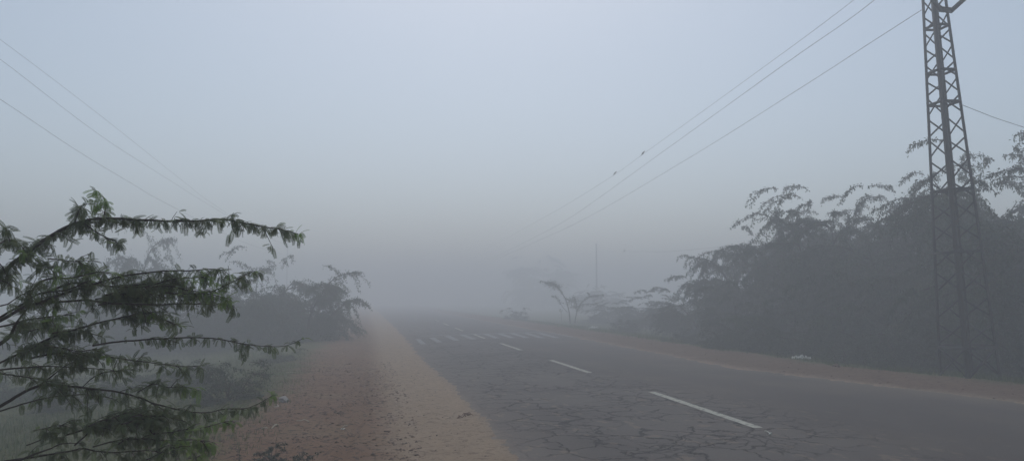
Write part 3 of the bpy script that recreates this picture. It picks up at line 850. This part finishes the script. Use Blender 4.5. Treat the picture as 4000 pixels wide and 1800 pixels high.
# ---------------------------------------------------------------- lattice pylon
PYL = onground(3772, 16.35); PYL.z = gz(PYL.x, PYL.y)
def pylon():
    root = empty('lattice_pylon', PYL, 'dark steel lattice pylon with four angle legs on the right verge', 'pylon')
    root.rotation_euler = (0, math.radians(-2.8), math.radians(2))
    H = 9.7
    def half(z): return 0.40 + (0.128 - 0.40) * min(1.0, z / 8.6)
    cs = [(-1, -1), (1, -1), (1, 1), (-1, 1)]
    corner = lambda k, z: Vector((cs[k][0] * half(z), cs[k][1] * half(z), z))
    for k in range(4):
        t = Tubes()
        a, b = corner(k, -0.2), corner(k, H)
        sx, sy = cs[k]
        # an angle iron: two thin plates
        w_ = 0.068
        t.box(a - Vector((sx * w_/2, 0, 0)), b - Vector((sx * w_/2, 0, 0)), w_, 0.009, (0, 1, 0))
        t.box(a - Vector((0, sy * (w_/2 + .006), 0)), b - Vector((0, sy * (w_/2 + .006), 0)), w_, 0.009, (1, 0, 0))
        link('leg', t.mesh('leg', False), M_steel, root)
    levels = [0.0, 0.62]
    z = 0.62
    while z < H - 0.2:
        z += 0.55 if z < 2.7 else (0.46 if z < 5.6 else 0.36)
        levels.append(min(z, H))
    lac = Tubes()
    for k in range(4):
        k2 = (k + 1) % 4
        for i in range(len(levels) - 1):
            gap = 0.10 * (levels[i+1] - levels[i]) if i else 0
            z0, z1 = levels[i] + .02 + gap, levels[i+1] + .02 - gap
            a, b = (k, k2) if i % 2 else (k2, k)
            p, q = corner(a, z0) * 1.0, corner(b, z1) * 1.0
            nrm = (Vector((cs[k][0] + cs[k2][0], cs[k][1] + cs[k2][1], 0))).normalized()
            lac.box(p + nrm * 0.006, q + nrm * 0.006, 0.007, 0.036, nrm.cross(q - p).normalized())
            if i == 0:
                a, b = b, a
                p, q = corner(a, z0), corner(b, z1)
                lac.box(p + nrm * 0.014, q + nrm * 0.014, 0.007, 0.036, nrm.cross(q - p).normalized())
    link('lacing', lac.mesh('lacing', False), M_steel, root)
    for zr in (0.62, 2.62, 3.95, 5.85, 6.55, 7.55, 9.2):
        t = Tubes()
        for k in range(4):
            k2 = (k + 1) % 4
            nrm = (Vector((cs[k][0] + cs[k2][0], cs[k][1] + cs[k2][1], 0))).normalized()
            t.box(corner(k, zr) * 1.0 + nrm * .022, corner(k2, zr) + nrm * .022, 0.045, 0.007)
            t.box(corner(k, zr) + nrm * .026 + Vector((0,0,.024)), corner(k2, zr) + nrm * .026 + Vector((0,0,.024)), 0.006, 0.048)
        link('ring_brace', t.mesh('ring_brace', False), M_steel, root)
    # cranked arm near the top of the view, and the upper cross arm that carries the line wires
    t = Tubes()
    y0 = -0.20
    t.box((-0.08, y0, 7.88), (0.24, y0, 7.86), 0.012, 0.10); t.box((-0.08, y0 - .03, 7.93), (0.24, y0 - .03, 7.91), 0.06, 0.011)
    t.box((0.22, y0 + .001, 7.86), (0.95, y0 + .001, 8.42), 0.016, 0.095); t.box((0.25, y0 - .03, 7.91), (0.95, y0 - .03, 8.46), 0.06, 0.011)
    t.box((-0.06, y0 - .012, 7.88), (-0.32, y0 - .012, 8.18), 0.012, 0.085)
    t.box((-0.04, y0 - .02, 7.84), (-0.17, y0 - .02, 8.06), 0.010, 0.085)
    link('cranked_arm', t.mesh('cranked_arm', False), M_steel, root)
    t = Tubes()
    t.box((-0.75, 0, 9.20), (1.0, 0, 9.20), 0.06, 0.09)
    t.box((-0.7, 0.04, 9.25), (-0.12, 0.04, 9.6), 0.03, 0.04); t.box((0.42, 0, 9.246), (0.42, 0, 9.76), 0.04, 0.04)
    link('cross_arm', t.mesh('cross_arm', False), M_steel, root)
    for x, zz in ((-0.43, 9.335), (0.42, 9.85)):
        t = Tubes(10)
        t.add([(x, 0, zz - .10), (x, 0, zz - .06), (x, 0, zz - .05), (x, 0, zz - .02), (x, 0, zz), (x, 0, zz + .04), (x, 0, zz + .05)], [.012, .02, .055, .05, .03, .045, .015])
        link('insulator', t.mesh('insulator'), M_insul, root)
    return root
pylon()

# ---------------------------------------------------------------- wires
def wire(name, pts, r, label, cat, group=None):
    c = crom(pts, 0.8)
    t = Tubes(5); t.add(c, r)
    return tag(link(name, t.mesh(name), M_wire), label, cat, group)
GW = 'power lines running along the road'
XW = PYL.x
def ext(pts, X, slope_to):
    return pts
def side_wire(px, X, extra_far, extra_near):
    p = [PX(u, v, X) for u, v in px]
    if extra_near: p = [extra_near] + p
    # carry on into the fog at the same fall, flattening out
    d = (p[-1] - p[-2]); 
    last = p[-1]
    for k, s in ((1, 0.8), (2, 0.5), (3, .25)):
        last = Vector((X, last.y + extra_far, last.z + d.z / max(d.y, .1) * extra_far * s * .5)); p.append(last)
    return p
wa = side_wire([(3336, 0), (2900, 323), (2504, 608), (2404, 680), (2220, 795)], XW - 0.9, 14, Vector((XW - 0.9, PYL.y, PYL.z + 9.36)))
wb = side_wire([(3417, 0), (3050, 262), (2600, 585), (2230, 848)], XW - 0.05, 14, Vector((XW - 0.05, PYL.y, PYL.z + 9.86)))
_d = ray(3600, 40)
_q = Vector((0, 0, CAM_H)) + _d * ((PYL.y + .10) / _d.y)      # where it is tied to the leg
print('tie', _q, PYL)
wc = side_wire([(3380, 181), (3150, 330), (2700, 612), (2300, 846)], _q.x, 14, _q)
for q in (wa, wb, wc): print('wire', [tuple(round(c, 1) for c in p) for p in q])
wire('power_line', wa, 0.005, 'upper of the three right hand wires, with two birds perched on it', 'wire', GW)
wire('power_line', wb, 0.007, 'middle of the three wires slanting down from above the pylon', 'wire', GW)
wire('power_line', wc, 0.006, 'lowest right hand wire, tied to the pylon leg near the top', 'wire', GW)
XL_ = -8.4
for px, lab in (([(-200, 25), (0, 155), (400, 458), (720, 712), (830, 795)], 'top wire of the three at the left edge of the sky'),
                ([(-200, 100), (0, 232), (400, 535), (680, 715), (800, 790)], 'middle wire of the three at the left edge of the sky'),
                ([(-200, 268), (0, 388), (300, 588), (520, 720), (660, 800)], 'lowest wire of the three at the left edge of the sky')):
    dx = {155: 0.0, 232: 0.6, 388: 1.3}[px[1][1]]
    X = XL_ + dx
    p = [PX(u, v, X) for u, v in px]
    d = p[-1] - p[-2]
    p.append(Vector((X, p[-1].y + 15, p[-1].z + d.z / d.y * 6))); p.append(Vector((X, p[-1].y + 20, p[-1].z + .4)))
    p.insert(0, Vector((X, p[0].y - 6, p[0].z + 0.4)))
    wire('power_line', p, 0.0034, lab, 'wire', 'power lines on the left')
a = P(3752, 408, 16.35); b = P(4000, 498, 17.5); c_ = P(4600, 670, 20)
wire('service_cable', [a, b, c_], 0.006, 'single thin cable leaving the pylon toward the right edge', 'cable')
a = P(2330, 985, 116); b = P(2440, 982, 86); c_ = P(2600, 982, 68); d_ = P(2770, 968, 60); e_ = P(3000, 940, 52)
wire('service_cable', [a, b, c_, d_, e_], 0.009, 'faint cable from the distant pole to the tall thicket', 'cable')

# ---------------------------------------------------------------- birds
def bird(loc, rz, s, label):
    root = empty('bird', loc, label, 'bird', 'birds perched on the wires')
    root.rotation_euler = (0, 0, rz); root.scale = (s, s, s)
    t = Tubes(10)
    # one continuous body: bill, head, neck, breast, belly, tail
    pts = [(-.16, 0, .205), (-.135, 0, .208), (-.12, 0, .212), (-.09, 0, .215), (-.06, 0, .205), (-.03, 0, .18), (0, 0, .14), (.03, 0, .105), (.06, 0, .07), (.09, 0, .035), (.12, 0, -.01), (.17, 0, -.09), (.185, 0, -.115)]
    t.add(pts, [.002, .007, .02, .032, .030, .033, .052, .058, .050, .034, .018, .014, .006])
    link('body', t.mesh('body'), M_bird, root)
    for sy in (-1, 1):
        t = Tubes(8); t.add([(-.01, sy * .045, .165), (.04, sy * .056, .11), (.10, sy * .04, .03), (.14, sy * .018, -.04)], [.012, .026, .018, .003])
        link('wing', t.mesh('wing'), M_bird, root)
        t = Tubes(5); t.add([(.01, sy * .018, .09), (.0, sy * .018, .03), (-.004, sy * .018, .0)], [.006, .004, .004])
        link('leg', t.mesh('leg'), M_bird, root)
def on_wire(px, X):
    p = PX(*px, X); return p
for (u, v, lab, rz) in ((2513, 603, 'dark bird perched on the upper right wire, nearer of the pair', 2.6), (2403, 681, 'dark bird perched on the upper right wire, farther and lower of the pair', 2.6)):
    p = PX(u, v, XW - 0.9); p.z -= 0.005
    bird(p, rz, .6, lab)
bird(P(2440, 982, 86), 2.0, 1.0, 'faint bird on the cable next to the distant pole')

# ---------------------------------------------------------------- distant poles
def far_pole(u, top, D, lean, label, xl):
    g = onground(u, D)
    root = empty('utility_pole', g, label, 'pole')
    h = P(u, top, D).z - g.z
    t = Tubes(8); t.add([(0, 0, -.1), (lean * .5, 0, h * .5), (lean, 0, h)], [.16, .13, .10])
    link('shaft', t.mesh('shaft'), M_conc, root)
    t = Tubes(); t.box((lean - xl, 0, h - .35), (lean + xl, 0, h - .35), .08, .09)
    link('cross_arm', t.mesh('cross_arm', False), M_steel, root)
    for sx in (-1, 1):
        t = Tubes(8); t.add([(lean + sx * xl * .9, 0, h - .31), (lean + sx * xl * .9, 0, h - .22), (lean + sx * xl * .9, 0, h - .14)], [.02, .05, .02])
        link('insulator', t.mesh('insulator'), M_insul, root)
far_pole(2331, 948, 116, 0.03, 'faint utility pole standing right of the road in the fog', 0.12)
far_pole(1118, 945, 135, 0.0, 'barely visible pole in the fog beyond the left thicket', 0.12)

# ---------------------------------------------------------------- grass, weeds, gravel
def blades(name, pts, hmin, hmax, wd, label, lean=0.5, tmin=0.2, tmax=0.9):
    rs = np.random.default_rng(len(pts))
    n = len(pts); pos = np.array(pts)
    h = rs.uniform(hmin, hmax, n); az = rs.uniform(0, 6.283, n); ln = rs.uniform(0.05, lean, n) * h
    dx, dy = np.cos(az), np.sin(az)
    w2 = wd * rs.uniform(.6, 1.3, n) / 2
    side = np.stack([-dy * w2, dx * w2, np.zeros(n)], -1)
    mid = pos + np.stack([dx * ln * .35, dy * ln * .35, h * .6], -1)
    tip = pos + np.stack([dx * ln, dy * ln, h], -1)
    v = np.stack([pos - side, pos + side, mid + side * .8, mid - side * .8, tip + side * .15, tip - side * .15], 1).reshape(-1, 3)
    b = (np.arange(n) * 6)[:, None]
    f = np.concatenate([b + np.array([[0, 1, 2, 3]]), b + np.array([[3, 2, 4, 5]])], 0)
    tn = rs.uniform(tmin, tmax, n)
    return tag(link(name, npmesh(name, v, f, tint=np.concatenate([tn, tn])), M_grass), label, name.replace('_', ' ') if False else 'grass', kind='stuff')
def scatter(n, xr, yr, fn, seed):
    rs = np.random.default_rng(seed); out = []
    while len(out) < n:
        y = yr[0] + (yr[1] - yr[0]) * rs.random() ** 1.5; x = rs.uniform(*xr)
        p = fn(x, y)
        if rs.random() < p: out.append((x, y, gz(x, y) - 0.005))
    return out
def left_p(x, y):
    d = XL(y) - x
    if d < 2.3: return 0.0
    c = max(0, 0.5 + 1.3 * fnoise(x, y, 1.4, 20) + .5 * fnoise(x, y, 5, 21))
    return min(1, (d - 2.5) * 0.9) * c if d > 2.5 else 0
blades('verge_grass', scatter(60000, (-9, -0.9), (5, 24), left_p, 3), .02, .10, .006, 'short patchy green grass on the left roadside', .9)
blades('field_grass', scatter(26000, (-30, -3.5), (8, 60), lambda x, y: max(0, .4 + fnoise(x, y, .5, 30)), 4), .06, .20, .014, 'taller weedy grass in the misty field on the left', .7, .1, .6)
def right_p(x, y):
    d = x - XR(y)
    return 0 if d < (2.5 if y < 22 else 1.9) else max(0, .4 + 1.2 * fnoise(x, y, 1.0, 22)) * min(1, (d - 1.7))
blades('verge_grass', scatter(30000, (8.5, 17), (10, 62), right_p, 5), .03, .16, .012, 'dull green grass at the foot of the right thicket', .8, .2, .8)

def stones(name, pts, smin, smax, mat, label, cat='gravel', flat=.6, seed=1):
    rs = np.random.default_rng(seed)
    base = np.array([(1,0,0),(0,1,0),(-1,0,0),(0,-1,0),(0,0,1),(0,0,-1)], float)
    F0 = np.array([(0,1,4),(1,2,4),(2,3,4),(3,0,4),(1,0,5),(2,1,5),(3,2,5),(0,3,5)])
    n = len(pts); pos = np.array(pts)
    s = smin * (smax / smin) ** (rs.random(n) ** 2.2)
    a = rs.uniform(0, 6.28, n); ca, sa = np.cos(a), np.sin(a)
    J = base[None] * rs.uniform(.6, 1.25, (n, 6, 1)) * (s / 2)[:, None, None]
    J[:, :, 2] *= flat
    J[:, :, 0] *= rs.uniform(.8, 1.6, n)[:, None]
    X = J[:, :, 0] * ca[:, None] - J[:, :, 1] * sa[:, None]; Y = J[:, :, 0] * sa[:, None] + J[:, :, 1] * ca[:, None]
    V = np.stack([X, Y, J[:, :, 2]], -1) + pos[:, None, :]
    F = F0[None] + (np.arange(n) * 6)[:, None, None]
    return tag(link(name, npmesh(name, V.reshape(-1, 3), F.reshape(-1, 3)), mat), label, cat, kind='stuff')
M_clod = plain('soil_clod', (0.13, 0.08, 0.055), 0.95, 0.6, 30)
M_grit = plain('dark_grit', (0.075, 0.066, 0.06), 0.9, 0.6, 30)
stones('soil_clods', scatter(22000, (-4, 1.5), (5, 20), lambda x, y: 0 if XL(y) - x < 0.9 or XL(y) - x > 4 else .3 + max(0, fnoise(x, y, 2, 40)) * 2, 6), .006, .065, M_clod, 'crumbled clods and small stones on the left soil shoulder', seed=2)
stones('road_edge_gravel', scatter(7000, (-.6, 2.2), (5, 22), lambda x, y: math.exp(-((XL(y) - x - .35) / .45) ** 2), 7), .005, .028, M_grit, 'loose dark grit along the left asphalt edge', seed=3)
stones('verge_clods', scatter(2500, (8, 13), (9, 34), lambda x, y: 0 if x - XR(y) < .1 or x - XR(y) > 2.6 else .5, 8), .01, .08, M_clod, 'scattered clods on the right verge', seed=4)

# ---------------------------------------------------------------- litter and stones
def lump(name, u, v, sx, sy, sz, mat, label, cat, seed, sub=3, rough=.35, tilt=(0, 0)):
    import bmesh
    p = G(u, v); z = gz(p.x, p.y) if p.x < XL(p.y) or p.x > XR(p.y) else 0.0
    p = G(u, v, max(z, 0)) if z > -.2 else p
    bm = bmesh.new()
    bmesh.ops.create_icosphere(bm, subdivisions=sub, radius=1)
    for q in bm.verts:
        n_ = noise.noise(q.co * 1.7 + Vector((seed, 0, 0))) + .5 * noise.noise(q.co * 4 + Vector((0, seed, 0)))
        q.co *= 1 + rough * n_
        q.co = Vector((q.co.x * sx / 2, q.co.y * sy / 2, q.co.z * sz / 2))
    me = bpy.data.meshes.new(name); bm.to_mesh(me); bm.free()
    o = link(name, me, mat, loc=(p.x, p.y, z + sz * .38))
    o.rotation_euler = (tilt[0], tilt[1], seed)
    return tag(o, label, cat)
lump('stone', 1107, 1570, .17, .14, .11, M_stone, 'fist sized pale angular stone at the grass edge left of the soil', 'stone', 2.2, 2, .5)
lump('stone', 3266, 1436, .20, .16, .10, M_clod, 'brown stone lying on the right verge below the white litter', 'stone', 4.1, 2, .4)
def crumple(name, u, v, L, W, H, label, seed, mat=M_pale):
    p = G(u, v, 0.03)
    n, k = 22, 9
    V, F = [], []
    for i in range(n):
        for j in range(k):
            s, t = i / (n - 1), j / (k - 1)
            ww = W * (0.55 + 0.45 * math.sin(math.pi * s)) * (1 + .5 * noise.noise(Vector((s * 5, seed, 0))))
            z = H * (0.25 + abs(noise.noise(Vector((s * 6, t * 3, seed)))) * 1.9 + .35 * math.exp(-((s - .4) / .15) ** 2)) * math.sin(math.pi * min(max(t, .08), .92))
            V.append(((s - .5) * L, (t - .5) * ww, z))
    for i in range(n - 1):
        for j in range(k - 1):
            a = i * k + j; F.append((a, a + 1, a + k + 1, a + k))
    me = npmesh(name, V, F)
    o = link(name, me, mat, loc=(p.x, p.y, gz(p.x, p.y) + .01))
    o.rotation_euler = (0, 0, -YAW - 0.45)
    md = o.modifiers.new('thick', 'SOLIDIFY'); md.thickness = .004
    return o
tag(crumple('plastic_sheet', 3130, 1394, .50, .22, .09, '', 3.3), 'crumpled pale plastic sheet lying at the foot of the right thicket', 'litter')
tag(crumple('plastic_bag', 2318, 1272, .55, .4, .12, '', 6.3), 'small flattened white bag on the verge beside the sapling', 'litter')
def stalk(name, px, r, mat, label, cat, arch=0.01, group=None):
    pts = []
    for i, (u, v) in enumerate(px):
        p = G(u, v); z = gz(p.x, p.y) if p.x < XL(p.y) else 0.004
        pts.append(Vector((p.x, p.y, z + r + (arch if 0 < i < len(px) - 1 else .003))))
    c = crom(pts, .02); t = Tubes(6); t.add(c, r)
    return tag(link(name, t.mesh(name), mat), label, cat, group)
S4 = lambda x, y: (900 + x * .2329, 1550 + y * .2329)
stalk('dry_stalk', [S4(695, 555), S4(745, 525), S4(795, 497)], .009, M_straw, 'straight pale stalk at the boundary of grass and soil', 'stalk')
stalk('dry_stalk', [S4(525, 560), S4(575, 556), S4(625, 556)], .008, M_straw, 'short white stalk half hidden in grass left of the straight one', 'stalk')
stalk('dry_stalk', [S4(1870, 532), S4(1915, 527), S4(1965, 524)], .006, M_straw, 'small pale straw in the middle of the brown soil', 'stalk')
stalk('dry_stalk', [S4(1855, 570), S4(1885, 588), S4(1915, 572)], .006, M_pale, 'tiny white curved scrap just below the pale straw on the soil', 'scrap')
stalk('dry_stalk', [S4(730, 190), S4(765, 187), S4(800, 183), S4(790, 155)], .010, M_straw, 'bent pale scrap below the angular stone', 'scrap')
stalk('dry_stalk', [S4(1110, 440), S4(1180, 445), S4(1240, 428), S4(1320, 440)], .006, M_straw, 'tangled twig on the soil to the right of the straight stalk', 'stalk')
stalk('dry_stalk', [(1118, 1459), (1136, 1460), (1156, 1459)], .013, M_straw, 'pale stick on the upper left soil near the shrub', 'stalk')
stalk('paper_scrap', [(2988, 1686), (2999, 1691), (3006, 1697), (3013, 1700)], .006, M_pale, 'thin white scrap on the asphalt past the nearest centre line', 'scrap')
stalk('paper_scrap', [(3004, 1700), (3008, 1697), (3013, 1694)], .007, M_pale, 'stub of white scrap on the asphalt crossing the longer scrap', 'scrap')
def twig_clump():
    t = Tubes(5); rs = np.random.default_rng(12)
    for k in range(16):
        u0 = rs.uniform(1780, 1835); v0 = 1634 - (u0 - 1780) * .27 + rs.uniform(-6, 6)
        u1 = u0 + rs.uniform(8, 26); v1 = v0 - rs.uniform(1, 9)
        a, b = G(u0, v0), G(u1, v1); m = (a + b) / 2 + Vector((rs.normal(0, .02), rs.normal(0, .02), rs.uniform(.01, .03)))
        t.add(crom([a + Vector((0, 0, .012)), m + Vector((0, 0, .01)), b + Vector((0, 0, .012))], .02), rs.uniform(.002, .005))
    tag(link('dry_twig', t.mesh('dry_twig'), plain('red_brown_twig', (0.15, 0.075, 0.045), .9, .3, 40)), 'reddish brown twig clump at the left asphalt edge', 'twig')
twig_clump()

# ---------------------------------------------------------------- thorny weed at the bottom
def weed(u, v, D, H, label, seed, stems):
    rs = np.random.default_rng(seed)
    g = onground(u, D)
    root = empty('thorn_weed', g, label, 'weed')
    T, lp = Tubes(4), []
    for s in range(stems):
        az = 6.283 * s / stems + rs.uniform(-.4, .4); lean = rs.uniform(.1, 1.0)
        st = grow(np.array([0, 0, -.01]), unit(np.array([math.cos(az) * lean, math.sin(az) * lean, 1])), H * rs.uniform(.7, 1.1), 10, .3, .14, rs)
        T.add(st, np.linspace(.0045, .0015, len(st)))
        for b in range(8):
            k = rs.integers(2, 10); a2 = rs.uniform(0, 6.283)
            br = grow(st[k], unit(np.array([math.cos(a2), math.sin(a2), .5])), H * rs.uniform(.12, .38), 5, .3, .15, rs)
            T.add(br, np.linspace(.0025, .001, len(br)))
            lp.append(np.repeat(br[1:], 5, 0) + rs.normal(0, .006, (5 * (len(br) - 1), 3)))
    link('stems', T.mesh('stems'), M_thorn, root)
    pos = np.concatenate(lp); n = len(pos); ln = rs.uniform(.013, .028, n)
    v_, f, ti = place_leaves(leaf_template_far(), pos, rs.uniform(0, 6.28, n), rs.normal(.2, .6, n), rs.normal(0, .8, n), np.stack([ln, ln * .6], -1), rs.uniform(0, .35, n))
    link('leaves', npmesh('leaves', v_, f, tint=ti), M_leaf_far, root)
weed(1085, 1800, 6.9, .40, 'small dark thorny weed on the soil at the bottom edge', 8, 7)
weed(1180, 1800, 6.8, .30, 'smaller thorny weed touching the right side of the dark one', 9, 5)
weed(1003, 1800, 7.1, .24, 'tiny thorny sprout left of the dark weed at the bottom edge', 10, 3)

# ---------------------------------------------------------------- fog
def haze():
    x0, x1, y0, y1, z0, z1 = -310, 310, -35, 330, -2.2, 11.2
    V = [(x, y, z) for z in (z0, z1) for x, y in ((x0, y0), (x1, y0), (x1, y1), (x0, y1))]
    F = [(0, 3, 2, 1), (4, 5, 6, 7), (0, 1, 5, 4), (1, 2, 6, 5), (2, 3, 7, 6), (3, 0, 4, 7)]
    m, t = new_mat('fog')
    v = N(t, 'ShaderNodeVolumePrincipled')
    v.inputs['Color'].default_value = (0.955, 0.97, 0.985, 1)
    v.inputs['Density'].default_value = 0.0195
    v.inputs['Anisotropy'].default_value = 0.3
    o = N(t, 'ShaderNodeOutputMaterial'); t.links.new(v.outputs[0], o.inputs['Volume'])
    return tag(link('haze', npmesh('haze', V, F), m), kind='stuff')
haze()
